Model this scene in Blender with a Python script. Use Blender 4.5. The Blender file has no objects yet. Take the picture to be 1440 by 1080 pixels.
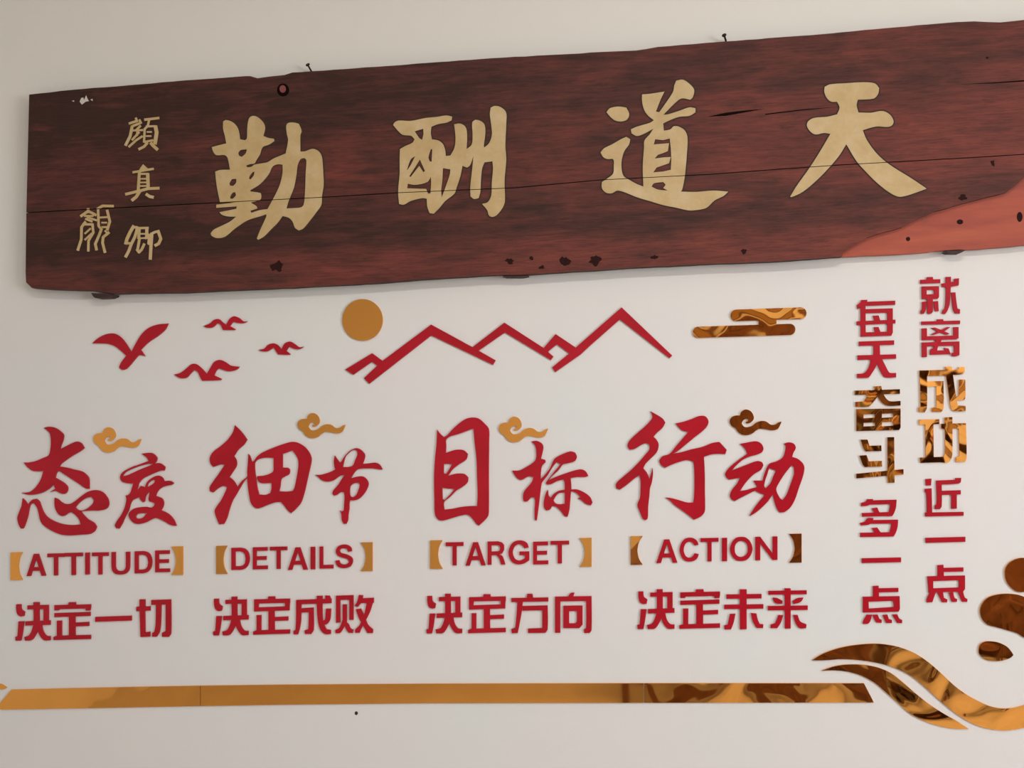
# -*- coding: utf-8 -*-
import bpy, math, random
from mathutils import Vector, Matrix, Euler, geometry
random.seed(7)
SC = bpy.context.scene
COL = SC.collection
# ---------------------------------------------------------------- camera
F_PX = 1300.0
CAM = Vector((0.0, -2.1, 1.62))
YAW, PITCH, ROLL = math.radians(5.3), math.radians(2.0), math.radians(-1.6)
ROT = (Matrix.Rotation(YAW, 3, 'Z') @ Matrix.Rotation(math.pi / 2 + PITCH, 3, 'X') @ Matrix.Rotation(ROLL, 3, 'Z'))
cd = bpy.data.cameras.new('camera')
cd.sensor_fit = 'HORIZONTAL'; cd.sensor_width = 36.0; cd.lens = 36.0 * F_PX / 1440.0
cd.clip_start = 0.05; cd.clip_end = 100
cam = bpy.data.objects.new('camera', cd); COL.objects.link(cam)
cam.matrix_world = Matrix.Translation(CAM) @ ROT.to_4x4()
SC.camera = cam
# ---------------------------------------------------------------- world, lights, exposure
w = bpy.data.worlds.new('sky'); SC.world = w; w.use_nodes = True
bg = w.node_tree.nodes['Background']; bg.inputs[0].default_value = (0.78, 0.87, 1.0, 1); bg.inputs[1].default_value = 1.2
def area(name, loc, rot, sx, sy, power, color):
    l = bpy.data.lights.new(name, 'AREA'); l.shape = 'RECTANGLE'; l.size = sx; l.size_y = sy
    l.energy = power; l.color = color
    o = bpy.data.objects.new(name, l); COL.objects.link(o); o.location = loc; o.rotation_euler = rot
    return o
# daylight entering the window
area('daylight_right', (3.42, -2.8, 1.75), (0, math.radians(90), 0), 1.5, 1.9, 126, (0.94, 0.95, 1.0))
# unseen ceiling light, added to raise the ambient level
area('ceiling_fill_light', (0.4, -2.3, 3.10), (0, 0, 0), 1.2, 0.3, 35, (1.0, 0.965, 0.955))
vs = SC.view_settings
vs.view_transform = 'Standard'; vs.look = 'None'; vs.gamma = 1.0; vs.use_curve_mapping = False; vs.exposure = 0.0

# ---------------------------------------------------------------- helpers
def lin(r, g, b):
    f = lambda c: (c / 255.0) / 12.92 if c / 255.0 <= 0.04045 else ((c / 255.0 + 0.055) / 1.055) ** 2.4
    return (f(r), f(g), f(b), 1)
def pix(x, y, d=0.0):
    """point of the plane d metres in front of the wall that the pixel x, y sees"""
    v = ROT @ Vector(((x - 720.0) / F_PX, -(y - 540.0) / F_PX, -1.0))
    t = (-d - CAM.y) / v.y
    p = CAM + v * t
    return (p.x, p.z)
def new_mat(name, rough=0.5, metal=0.0, col=None):
    m = bpy.data.materials.new(name); m.use_nodes = True
    nt = m.node_tree; b = nt.nodes['Principled BSDF']
    b.inputs['Roughness'].default_value = rough; b.inputs['Metallic'].default_value = metal
    if col: b.inputs['Base Color'].default_value = col
    return m, nt, b
def N(nt, t, **k):
    n = nt.nodes.new(t)
    for a, v in k.items(): setattr(n, a, v)
    return n
def noise_of(nt, scale, detail=3.0, rough=0.5, stretch=(1, 1, 1), off=(0, 0, 0), dist=0.0, kind='Position'):
    if kind == 'Position':
        src = N(nt, 'ShaderNodeNewGeometry').outputs['Position']
    else:
        src = N(nt, 'ShaderNodeTexCoord').outputs['Object']
    mp = N(nt, 'ShaderNodeMapping'); mp.inputs['Scale'].default_value = stretch; mp.inputs['Location'].default_value = off
    nt.links.new(src, mp.inputs['Vector'])
    n = N(nt, 'ShaderNodeTexNoise'); n.inputs['Scale'].default_value = scale
    n.inputs['Detail'].default_value = detail; n.inputs['Roughness'].default_value = rough
    n.inputs['Distortion'].default_value = dist
    nt.links.new(mp.outputs[0], n.inputs['Vector'])
    return n.outputs[0]
def ramp(nt, src, stops):
    r = N(nt, 'ShaderNodeValToRGB'); e = r.color_ramp.elements
    e[0].position, e[0].color = stops[0]; e[1].position, e[1].color = stops[-1]
    for p, c in stops[1:-1]:
        q = e.new(p); q.color = c
    nt.links.new(src, r.inputs[0]); return r.outputs[0]
def mix(nt, fac, a, b, mode='MIX'):
    m = N(nt, 'ShaderNodeMix', data_type='RGBA', blend_type=mode)
    for s, v in ((m.inputs['Factor'], fac), (m.inputs[6], a), (m.inputs[7], b)):
        if isinstance(v, (int, float, tuple)): s.default_value = v
        else: nt.links.new(v, s)
    return m.outputs[2]
def bump(nt, b, h, strength, dist):
    n = N(nt, 'ShaderNodeBump'); n.inputs['Strength'].default_value = strength; n.inputs['Distance'].default_value = dist
    nt.links.new(h, n.inputs['Height']); nt.links.new(n.outputs[0], b.inputs['Normal'])

# ---------------------------------------------------------------- materials
# painted wall: plain off-white emulsion, warmer above, with faint roller texture
M_wall, nt, b = new_mat('wall_paint', 0.6)
c = ramp(nt, noise_of(nt, 2.2, 2), [(0.35, lin(224, 218, 214)), (0.65, lin(219, 219, 214))])
sep = N(nt, 'ShaderNodeSeparateXYZ'); nt.links.new(N(nt, 'ShaderNodeNewGeometry').outputs['Position'], sep.inputs[0])
mr = N(nt, 'ShaderNodeMapRange'); mr.inputs[1].default_value = 1.7; mr.inputs[2].default_value = 2.35
nt.links.new(sep.outputs['Z'], mr.inputs[0])
c = mix(nt, mr.outputs[0], c, lin(226, 221, 210))
nt.links.new(c, b.inputs['Base Color'])
bump(nt, b, noise_of(nt, 260, 3), 0.25, 0.0006)
M_white, _, _ = new_mat('room_paint', 0.7, 0, lin(224, 221, 216))
M_ceil, _, _ = new_mat('ceiling_paint', 0.8, 0, lin(235, 232, 226))
M_floor, nt, b = new_mat('floor_tile', 0.25)
nt.links.new(ramp(nt, noise_of(nt, 3, 5), [(0.3, lin(198, 192, 182)), (0.7, lin(210, 205, 196))]), b.inputs['Base Color'])
M_darkwood, nt, b = new_mat('dark_door_wood', 0.35)
nt.links.new(ramp(nt, noise_of(nt, 4, 5, stretch=(6, 6, .6)), [(0.3, lin(84, 52, 38)), (0.7, lin(118, 78, 56))]), b.inputs['Base Color'])
M_curtain, _, _ = new_mat('maroon_cloth', 0.9, 0, lin(96, 28, 26))
M_alu, _, _ = new_mat('window_metal', 0.4, 0.6, lin(190, 190, 190))
M_glass = bpy.data.materials.new('window_glass'); M_glass.use_nodes = True
nt = M_glass.node_tree; nt.nodes.clear()
o_ = N(nt, 'ShaderNodeOutputMaterial'); mx = N(nt, 'ShaderNodeMixShader'); mx.inputs[0].default_value = 0.06
tr = N(nt, 'ShaderNodeBsdfTransparent'); gl = N(nt, 'ShaderNodeBsdfGlossy'); gl.inputs['Roughness'].default_value = 0.02
nt.links.new(tr.outputs[0], mx.inputs[1]); nt.links.new(gl.outputs[0], mx.inputs[2]); nt.links.new(mx.outputs[0], o_.inputs[0])
# red acrylic sheet
M_red, nt, b = new_mat('red_acrylic', 0.28)
nt.links.new(ramp(nt, noise_of(nt, 9, 2), [(0.3, lin(164, 16, 30)), (0.7, lin(178, 20, 38))]), b.inputs['Base Color'])
b.inputs['Specular IOR Level'].default_value = 0.25
bump(nt, b, noise_of(nt, 30, 2), 0.15, 0.002)
# gold mirror acrylic: clean tinted mirror, slightly warped sheet
def gold(name, strength, scale=7.0, off=(0, 0, 0), r=0.035):
    m, nt, b = new_mat(name, r, 1.0, (0.88, 0.39, 0.085, 1))
    bump(nt, b, noise_of(nt, scale, 0.6, 0.4, off=off, dist=0.9), 1.0, strength)
    return m
M_gold = gold('gold_mirror_acrylic', 0.0035)
M_goldwavy = gold('gold_mirror_acrylic_wavy', 0.0044, 9.0, (3, 1, 2))
M_goldflat = gold('gold_mirror_acrylic_flat', 0.0008, 5.0)
M_iron, _, _ = new_mat('rusty_iron', 0.6, 0.7, lin(52, 44, 40))
M_chip, _, _ = new_mat('chipped_paint', 0.8, 0, lin(205, 196, 182))
M_peg, nt, b = new_mat('peg_wood', 0.75)
nt.links.new(ramp(nt, noise_of(nt, 20, 4), [(0.3, lin(34, 22, 18)), (0.7, lin(62, 38, 30))]), b.inputs['Base Color'])

def board_mat(name, dark, mid, red, bias, joint_z):
    """lacquered old plank: streaky grain along its length, redder to the right, worn redder along the foot"""
    m, nt, b = new_mat(name, 0.5)
    grain = noise_of(nt, 5, 8, 0.62, (1.6, 1, 14), dist=0.6)
    fine = noise_of(nt, 14, 6, 0.65, (2.0, 1, 34), (5, 0, 2))
    blot = noise_of(nt, 4.5, 7, 0.68, (1, 1, 3.0), (2, 0, 7), 0.5)
    sp = N(nt, 'ShaderNodeSeparateXYZ'); nt.links.new(N(nt, 'ShaderNodeNewGeometry').outputs['Position'], sp.inputs[0])
    mx_ = N(nt, 'ShaderNodeMapRange'); mx_.inputs[1].default_value = -1.15; mx_.inputs[2].default_value = 1.0
    mx_.inputs[3].default_value = -0.13; mx_.inputs[4].default_value = 0.065
    nt.links.new(sp.outputs['X'], mx_.inputs[0])
    # redder band along the foot of the board
    # (worn foot, dark line above it, redder middle, browner top), wandering a little along the board
    wz = N(nt, 'ShaderNodeMath', operation='MULTIPLY_ADD'); wz.inputs[1].default_value = 0.05
    nt.links.new(noise_of(nt, 2.0, 3, 0.5, (1, 1, 0.5), (8, 0, 1)), wz.inputs[0]); nt.links.new(sp.outputs['Z'], wz.inputs[2])
    mz = N(nt, 'ShaderNodeMapRange'); mz.inputs[1].default_value = joint_z - 0.16; mz.inputs[2].default_value = joint_z + 0.40
    nt.links.new(wz.outputs[0], mz.inputs[0])
    g = lambda q: (q, q, q, 1)
    mz = N(nt, 'ShaderNodeMath', operation='SUBTRACT'); mz.inputs[1].default_value = 0.5
    nt.links.new(ramp(nt, [n for n in nt.nodes if n.type == 'MAP_RANGE'][-1].outputs[0],
        [(0.0, g(0.5)), (0.07, g(0.5 + bias)), (0.17, g(0.5 + bias * 0.8)), (0.23, g(0.44)), (0.30, g(0.46)), (0.42, g(0.56)), (0.60, g(0.56)), (0.72, g(0.48)), (1.0, g(0.48))]), mz.inputs[0])
    def add(a, c2, op='ADD'):
        q = N(nt, 'ShaderNodeMath', operation=op)
        for i, v in enumerate((a, c2)):
            if isinstance(v, (int, float)): q.inputs[i].default_value = v
            else: nt.links.new(v, q.inputs[i])
        return q.outputs[0]
    v = add(add(add(grain, 0.42, 'MULTIPLY'), add(blot, 0.58, 'MULTIPLY')), add(mx_.outputs[0], mz.outputs[0]))
    c = ramp(nt, v, [(0.34, dark), (0.50, mid), (0.72, red)])
    c = mix(nt, ramp(nt, fine, [(0.33, (0.6, 0.6, 0.6, 1)), (0.52, (1, 1, 1, 1))]), lin(36, 22, 20), c)
    # dark knots and stains
    vor = N(nt, 'ShaderNodeTexVoronoi'); vor.inputs['Scale'].default_value = 2.3
    mp = N(nt, 'ShaderNodeMapping'); mp.inputs['Scale'].default_value = (1, 0.0, 2.0); mp.inputs['Location'].default_value = (0.35, 0, 0.15)
    nt.links.new(N(nt, 'ShaderNodeNewGeometry').outputs['Position'], mp.inputs[0]); nt.links.new(mp.outputs[0], vor.inputs['Vector'])
    k = ramp(nt, vor.outputs['Distance'], [(0.02, (0.8, 0.8, 0.8, 1)), (0.075, (0, 0, 0, 1))])
    c = mix(nt, k, c, lin(38, 24, 22))
    nt.links.new(c, b.inputs['Base Color'])
    bump(nt, b, fine, 0.5, 0.0015)
    b.inputs['Specular IOR Level'].default_value = 0.14
    return m
M_plank = board_mat('lacquered_plank', lin(62, 40, 34), lin(92, 51, 44), lin(128, 65, 54), 0.13, 2.09)
M_bare, nt, b = new_mat('bare_red_wood', 0.6)
c = ramp(nt, noise_of(nt, 5, 6, 0.6, (1, 1, 7)), [(0.3, lin(142, 56, 36)), (0.55, lin(166, 72, 46)), (0.8, lin(178, 88, 58))])
k = ramp(nt, noise_of(nt, 9, 4, 0.6, off=(4, 4, 4)), [(0.62, (0, 0, 0, 1)), (0.74, (0.6, 0.6, 0.6, 1))])
c = mix(nt, k, c, lin(110, 52, 44)); nt.links.new(c, b.inputs['Base Color'])
M_back_and_shade, _, _ = new_mat('back_wood_and_edge_shade', 0.8, 0, lin(30, 18, 15))
M_gild, nt, b = new_mat('gold_paint', 0.5)
c = ramp(nt, noise_of(nt, 22, 5, 0.65), [(0.3, lin(184, 154, 102)), (0.5, lin(192, 163, 112)), (0.72, lin(202, 175, 132))])
c = mix(nt, ramp(nt, noise_of(nt, 120, 3, 0.6), [(0.66, (0, 0, 0, 1)), (0.75, (0.25, 0.25, 0.25, 1))]), c, lin(225, 205, 170))
nt.links.new(c, b.inputs['Base Color']); bump(nt, b, noise_of(nt, 60, 4), 0.3, 0.001)
M_groove_shade, _, _ = new_mat('groove_shade', 0.8, 0, lin(54, 32, 21))

# ---------------------------------------------------------------- shapes from traced strokes
def smooth(pts, closed=True, corner=52, sub=4):
    n = len(pts); V = [Vector(p) for p in pts]
    sharp = []
    for i in range(n):
        a = V[i] - V[i - 1]; c2 = V[(i + 1) % n] - V[i]
        sharp.append(a.length < 1e-6 or c2.length < 1e-6 or math.degrees(a.angle(c2)) > corner)
    out = []
    for i in range(n):
        p1, p2 = V[i], V[(i + 1) % n]
        L = (p2 - p1).length
        t1 = Vector((0, 0)) if sharp[i] else (p2 - V[i - 1])
        t2 = Vector((0, 0)) if sharp[(i + 1) % n] else (V[(i + 2) % n] - p1)
        if sharp[i] and sharp[(i + 1) % n]:
            out.append(tuple(p1)); continue
        m1 = t1.normalized() * L * 0.95 if not sharp[i] else (p2 - p1) * 0.9
        m2 = t2.normalized() * L * 0.95 if not sharp[(i + 1) % n] else (p2 - p1) * 0.9
        for k in range(sub):
            t = k / sub; t2_, t3 = t * t, t * t * t
            q = p1 * (2 * t3 - 3 * t2_ + 1) + m1 * (t3 - 2 * t2_ + t) + p2 * (-2 * t3 + 3 * t2_) + m2 * (t3 - t2_)
            out.append((q.x, q.y))
    return out
def circle(cx, cy, rx, ry=None, n=16):
    ry = ry or rx
    return [(cx + rx * math.cos(2 * math.pi * i / n), cy + ry * math.sin(2 * math.pi * i / n)) for i in range(n)]
def parse(txt, xf):
    """strokes -> (adds, holes) in pixels.  P smooth outline, Q sharp outline, H smooth hole, J sharp hole,
    L w polyline, K r capsule, E ellipse; xf maps the stroke's own units to pixels; C swaps the origin."""
    adds, holes = [], []
    for raw in txt.replace('\n', ';').split(';'):
        t = raw.split()
        if not t: continue
        k = t[0]
        if k == 'C':
            xf = crop(*[float(v) for v in t[1:]]); continue
        if k in 'PQHJ':
            pts = [tuple(float(v) for v in s.split(',')) for s in t[1:]]
            if k in 'PH': pts = smooth(pts)
            (adds if k in 'PQ' else holes).append([xf(*p) for p in pts])
        elif k in 'LK':
            w_ = float(t[1]) / (2 if k == 'L' else 1)
            pts = [Vector([float(v) for v in s.split(',')]) for s in t[2:]]
            for a, c2 in zip(pts, pts[1:]):
                d = (c2 - a).normalized(); nn = Vector((-d.y, d.x)) * w_
                adds.append([xf(*(a + nn)), xf(*(c2 + nn)), xf(*(c2 - nn)), xf(*(a - nn))])
            for p in (pts if k == 'K' else pts[1:-1]):
                adds.append([xf(*q) for q in circle(p.x, p.y, w_, n=28 if k == 'K' else 12)])
        elif k == 'E':
            v = [float(q) for s in t[1:] for q in s.split(',')]
            adds.append([xf(*q) for q in circle(v[0], v[1], v[2], v[3], 48)])
    return adds, holes
def crop(x0, y0, s):
    return lambda x, y: (x0 + x / s, y0 + y / s)
def fit(src, dst, slope=0.0):
    """map the box src to the pixel box dst, sheared by slope"""
    def f(x, y):
        u = dst[0] + (x - src[0]) / (src[2] - src[0]) * (dst[2] - dst[0])
        v = dst[1] + (y - src[1]) / (src[3] - src[1]) * (dst[3] - dst[1])
        return (u, v + slope * (u - (dst[0] + dst[2]) / 2))
    return f
def area2(p):
    return sum(p[i][0] * p[(i + 1) % len(p)][1] - p[(i + 1) % len(p)][0] * p[i][1] for i in range(len(p)))
def clean(p):
    o = []
    for q in p:
        if not o or (abs(q[0] - o[-1][0]) + abs(q[1] - o[-1][1])) > 2e-5: o.append(q)
    if len(o) > 1 and (abs(o[0][0] - o[-1][0]) + abs(o[0][1] - o[-1][1])) < 2e-5: o.pop()
    return o
def inside(p, poly):
    x, y = p; r = False; n = len(poly)
    for i in range(n):
        x1, y1 = poly[i]; x2, y2 = poly[(i + 1) % n]
        if (y1 > y) != (y2 > y) and x < (x2 - x1) * (y - y1) / (y2 - y1) + x1: r = not r
    return r
def fill(adds, holes):
    """union of the outlines minus the holes -> triangles"""
    vs_, fs = [], []
    for p in adds + holes:
        s = len(vs_); vs_ += [Vector(q) for q in p]; fs.append(list(range(s, s + len(p))))
    ov, oe, of, *_ = geometry.delaunay_2d_cdt(vs_, [], fs, 1, 1e-6)
    tris = []
    for f in of:
        c2 = (sum(ov[i].x for i in f) / len(f), sum(ov[i].y for i in f) / len(f))
        if any(inside(c2, a) for a in adds) and not any(inside(c2, h) for h in holes):
            a3 = area2([ov[i] for i in f])
            tris.append(list(f) if a3 > 0 else list(reversed(f)))
    return ov, tris
def slab_mesh(name, adds, holes, front, back, mat, chamfer=0.0, side_mat=None):
    """outlines in X/Z metres -> plate from Y=-front to Y=-back, origin at its centre"""
    adds = [clean(a) for a in adds]; holes = [clean(h) for h in holes]
    ov, tris = fill(adds, holes)
    xs = [v.x for v in ov]; zs = [v.y for v in ov]
    cx, cz = (min(xs) + max(xs)) / 2, (min(zs) + max(zs)) / 2
    cnt = {}
    for t in tris:
        for i in range(len(t)):
            e = (t[i], t[(i + 1) % len(t)]); cnt[e] = 1
    bnd = [e for e in cnt if (e[1], e[0]) not in cnt]
    used = sorted({i for t in tris for i in t}); idx = {u: i for i, u in enumerate(used)}
    n = len(used); h = (front - back) / 2
    V = [(ov[u].x - cx, -h, ov[u].y - cz) for u in used] + [(ov[u].x - cx, h, ov[u].y - cz) for u in used]
    # seen from -Y with X right and Z up, counter-clockwise faces point to -Y
    Fc = [[idx[i] for i in t] for t in tris] + [[n + idx[i] for i in reversed(t)] for t in tris]
    nf = len(Fc)
    Fc += [[idx[a], n + idx[a], n + idx[b_], idx[b_]] for a, b_ in bnd]
    me = bpy.data.meshes.new(name); me.from_pydata(V, [], Fc); me.materials.append(mat)
    if side_mat:
        me.materials.append(side_mat)
        for p in me.polygons[nf:]: p.material_index = 1
    me.update()
    return me, Vector((cx, -(front + back) / 2, cz))
def tag(o, label, cat, group=None):
    o['label'] = label; o['category'] = cat
    if group: o['group'] = group
    return o
def link(name, me, loc, parent=None):
    o = bpy.data.objects.new(name, me); COL.objects.link(o)
    if parent: o.parent = parent; o.location = loc - parent.location
    else: o.location = loc
    return o
def plate(name, txt, xf, mat, label=None, cat=None, group=None, t=0.004, parent=None, base=0.0, extra_holes=()):
    adds, holes = parse(txt, xf)
    holes = holes + list(extra_holes)
    d = base + t
    A = [[pix(x, y, d) for x, y in p] for p in adds]; H = [[pix(x, y, d) for x, y in p] for p in holes]
    me, loc = slab_mesh(name, A, H, d, base + (0.0 if parent else 0.0002), mat)
    o = link(name, me, loc, parent)
    if label: tag(o, label, cat, group)
    return o
def box_mesh(name, x0, x1, y0, y1, z0, z1, mat, bevel=0.0):
    cx, cy = (x0 + x1) / 2, (y0 + y1) / 2
    V = [(x - cx, y - cy, z - z0) for x in (x0, x1) for y in (y0, y1) for z in (z0, z1)]
    Fc = [(0, 1, 3, 2), (4, 6, 7, 5), (0, 4, 5, 1), (2, 3, 7, 6), (0, 2, 6, 4), (1, 5, 7, 3)]
    me = bpy.data.meshes.new(name); me.from_pydata(V, [], Fc); me.materials.append(mat); me.update()
    return me, Vector((cx, cy, z0))
def box(name, x0, x1, y0, y1, z0, z1, mat, parent=None, kind=None, bevel=0.0):
    me, loc = box_mesh(name, x0, x1, y0, y1, z0, z1, mat)
    o = link(name, me, loc, parent)
    if kind: o['kind'] = kind
    if bevel:
        md = o.modifiers.new('bevel', 'BEVEL'); md.width = bevel; md.segments = 2
    return o
def empty(name, loc):
    o = bpy.data.objects.new(name, None); COL.objects.link(o); o.location = loc; o.empty_display_size = 0.1
    return o

# ---------------------------------------------------------------- the room
S = 'structure'
RX0, RX1, RY0, RZ1 = -3.0, 3.3, -4.7, 3.2
box('wall_front', RX0 - .15, RX1 + .15, 0, 0.15, 0, RZ1, M_wall, kind=S)
box('wall_left', RX0 - .15, RX0, RY0, 0, 0, RZ1, M_white, kind=S)
def walls_with_hole(name, axis, a0, a1, h0, h1, z0, z1, lo, hi):
    """wall along an axis with one rectangular opening, as one mesh"""
    Vv, Ff = [], []
    for (p, q, zz0, zz1) in ((a0, h0, 0, RZ1), (h1, a1, 0, RZ1), (h0, h1, 0, z0), (h0, h1, z1, RZ1)):
        if zz1 - zz0 < 1e-4: continue
        s = len(Vv)
        for u in (p, q):
            for t_ in (lo, hi):
                for z in (zz0, zz1):
                    Vv.append((u, t_, z) if axis == 'X' else (t_, u, z))
        Ff += [tuple(s + i for i in f) for f in ((0, 1, 3, 2), (4, 6, 7, 5), (0, 4, 5, 1), (2, 3, 7, 6), (0, 2, 6, 4), (1, 5, 7, 3))]
    me = bpy.data.meshes.new(name); me.from_pydata(Vv, [], Ff); me.materials.append(M_white); me.update()
    import bmesh
    bm = bmesh.new(); bm.from_mesh(me); bmesh.ops.recalc_face_normals(bm, faces=bm.faces); bm.to_mesh(me); bm.free()
    o = link(name, me, Vector((0, 0, 0))); o['kind'] = S
walls_with_hole('wall_right', 'Y', RY0, 0, -3.8, -1.8, 1.0, 2.5, RX1, RX1 + .15)
box('wall_back', RX0 - .15, RX1 + .15, RY0 - .15, RY0, 0, RZ1, M_white, kind=S)
box('floor', RX0 - .15, RX1 + .15, RY0 - .15, .15, -0.1, 0, M_floor, kind=S)
box('ceiling', RX0 - .15, RX1 + .15, RY0 - .15, .15, RZ1, RZ1 + .1, M_ceil, kind=S)
def window(name, axis, a0, a1, z0, z1, at):
    r = empty(name, Vector(((a0 + a1) / 2, at, z0) if axis == 'X' else (at, (a0 + a1) / 2, z0))); r['kind'] = S
    def piece(nm, u0, u1, zz0, zz1, th, m):
        if axis == 'X': box(nm, u0, u1, at - th / 2, at + th / 2, zz0, zz1, m, r)
        else: box(nm, at - th / 2, at + th / 2, u0, u1, zz0, zz1, m, r)
    f = 0.05; mid = (a0 + a1) / 2
    for q in ((a0, a0 + f, z0, z1), (a1 - f, a1, z0, z1), (mid - f / 2, mid + f / 2, z0 + f, z1 - f), (a0 + f, a1 - f, z0, z0 + f), (a0 + f, a1 - f, z1 - f, z1)):
        piece('frame', *q, 0.06, M_alu)
    piece('pane', a0 + f, mid - f / 2, z0 + f, z1 - f, 0.006, M_glass); piece('pane', mid + f / 2, a1 - f, z0 + f, z1 - f, 0.006, M_glass)
window('window_1', 'Y', -3.8, -1.8, 1.0, 2.5, RX1 + 0.05)
# dark door in the back wall, unseen, placed and toned for the gold reflections
d1 = empty('door_1', Vector((1.15, RY0, 0))); d1['kind'] = S
box('door_leaf', 0.7, 1.6, RY0, RY0 + 0.05, 0, 2.1, M_darkwood, d1, bevel=.004)
for (a, b2, z0, z1) in ((0.78, 1.12, 0.2, 0.95), (1.18, 1.52, 0.2, 0.95), (0.78, 1.12, 1.1, 1.95), (1.18, 1.52, 1.1, 1.95)):
    box('door_panel', a, b2, RY0 + 0.05, RY0 + 0.065, z0, z1, M_darkwood, d1, bevel=.005)
for (a, b2, z0, z1) in ((0.6, 0.7, 0, 2.2), (1.6, 1.7, 0, 2.2), (0.7, 1.6, 2.1, 2.2)):
    box('door_frame', a, b2, RY0, RY0 + 0.08, z0, z1, M_darkwood, d1, bevel=.004)
# low wooden cabinet in the back right corner (this furniture, added to shape reflections, shows only in the mirror acrylic)
cb = empty('added_cabinet', Vector((2.75, -4.35, 0)))
tag(cb, 'added dark low wooden cabinet with two doors in the back right corner', 'cabinet')
box('body', 2.35, 3.15, -4.6, -4.1, 0.06, 1.2, M_darkwood, cb, bevel=.006)
box('plinth', 2.4, 3.1, -4.56, -4.16, 0, 0.06, M_darkwood, cb)
for s_ in (0, 1):
    dr = box('door', 2.37 + s_ * 0.385, 2.745 + s_ * 0.385, -4.1, -4.075, 0.1, 1.16, M_darkwood, cb, bevel=.004)
    hm, hl = box_mesh('handle', 2.70 + s_ * 0.07, 2.72 + s_ * 0.07, -4.075, -4.055, 0.9, 1.05, M_alu)
    ho = bpy.data.objects.new('handle', hm); COL.objects.link(ho); ho.parent = dr; ho.location = hl - cb.location - dr.location
tb = empty('added_desk', Vector((0.8, -3.4, 0)))  # added to put dark tones into the bracket and strip reflections
tag(tb, 'added dark wooden desk with a front panel in front of the back door', 'desk')
for x in (0.1, 1.4):
    for y in (-3.68, -3.14):
        box('leg', x - .025, x + .025, y - .025, y + .025, 0, 0.72, M_darkwood, tb)
box('front_panel', 0.125, 1.375, -3.15, -3.13, 0.12, 0.70, M_darkwood, tb)
box('desk_top', 0.02, 1.48, -3.75, -3.05, 0.72, 0.76, M_darkwood, tb, bevel=.004)
bn = empty('added_bench', Vector((1.95, -3.7, 0)))  # added so the ribbon mirrors something dark
tag(bn, 'added low dark wooden bench in front of the bookshelf', 'bench')
box('seat', 1.6, 2.3, -3.85, -3.55, 0.40, 0.44, M_darkwood, bn, bevel=.004)
for x in (1.65, 2.25):
    for y in (-3.81, -3.59):
        box('leg', x - .02, x + .02, y - .02, y + .02, 0, 0.40, M_darkwood, bn)
box('stretcher', 1.67, 2.23, -3.71, -3.69, 0.12, 0.15, M_darkwood, bn)
bs = empty('bookshelf', Vector((2.0, -4.55, 0)))  # added with its books for mid tones in the gold reflections
tag(bs, 'added open brown wooden bookshelf between the door and the low cabinet', 'bookshelf')
for x in (1.75, 2.23): box('side_panel', x, x + .02, -4.68, -4.42, 0, 1.95, M_darkwood, bs)
for z in (0.08, 0.5, 0.92, 1.34, 1.93): box('shelf', 1.77, 2.23, -4.68, -4.42, z, z + .02, M_darkwood, bs)
box('back_panel', 1.77, 2.23, -4.695, -4.68, 0, 1.95, M_darkwood, bs)
bk = [new_mat('book_cover', 0.6, 0, lin(*c_))[0] for c_ in ((120, 40, 34), (150, 120, 80), (70, 80, 70), (196, 176, 140))]
q = 0
for z in (0.52, 0.94, 1.36):
    x = 1.79; n_ = 0
    while x < 2.14:
        w_ = random.uniform(.03, .05); h_ = random.uniform(.22, .32)
        bo = box('book', x, x + w_, -4.64, -4.47, z + .0005, z + .0005 + h_, bk[q % 4])
        tag(bo, ('maroon', 'tan', 'grey green', 'cream')[q % 4] + ' upright book, %s from the left on the %s shelf of the added bookshelf' % (['first', 'second', 'third', 'fourth', 'fifth', 'sixth', 'seventh', 'eighth', 'ninth', 'tenth', 'eleventh', 'twelfth'][n_], {0.52: 'lower', 0.94: 'middle', 1.36: 'upper'}[z]), 'book', 'books on the added brown bookshelf')
        x += w_ + .004; q += 1; n_ += 1
pf = empty('added_picture', Vector((1.15, RY0, 2.25)))  # added to break up the reflection in the cloud bar
tag(pf, 'added wide brown framed picture above the back door', 'picture')
box('frame', 0.75, 1.55, RY0, RY0 + .03, 2.27, 2.62, M_darkwood, pf, bevel=.004)
box('canvas', 0.80, 1.50, RY0 + .03, RY0 + .034, 2.32, 2.57, bk[1], pf)
nb = empty('added_notice_board', Vector((2.62, RY0, 1.5)))  # added for a few dark bits in the mirrored characters
tag(nb, 'added brown framed notice board above the low cabinet', 'board')
box('frame', 2.38, 2.86, RY0, RY0 + .02, 1.45, 1.85, M_darkwood, nb)
box('panel', 2.42, 2.82, RY0 + .02, RY0 + .024, 1.49, 1.81, bk[1], nb)
# unseen lamp body added round the ceiling fill light
lf = empty('ceiling_fill_lamp', Vector((0.4, -2.3, 3.12)))
tag(lf, 'added long white ambient fill lamp in the middle of the ceiling', 'lamp')
box('housing', -0.25, 1.05, -2.48, -2.12, 3.12, 3.2, M_ceil, lf, bevel=.01)

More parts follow.
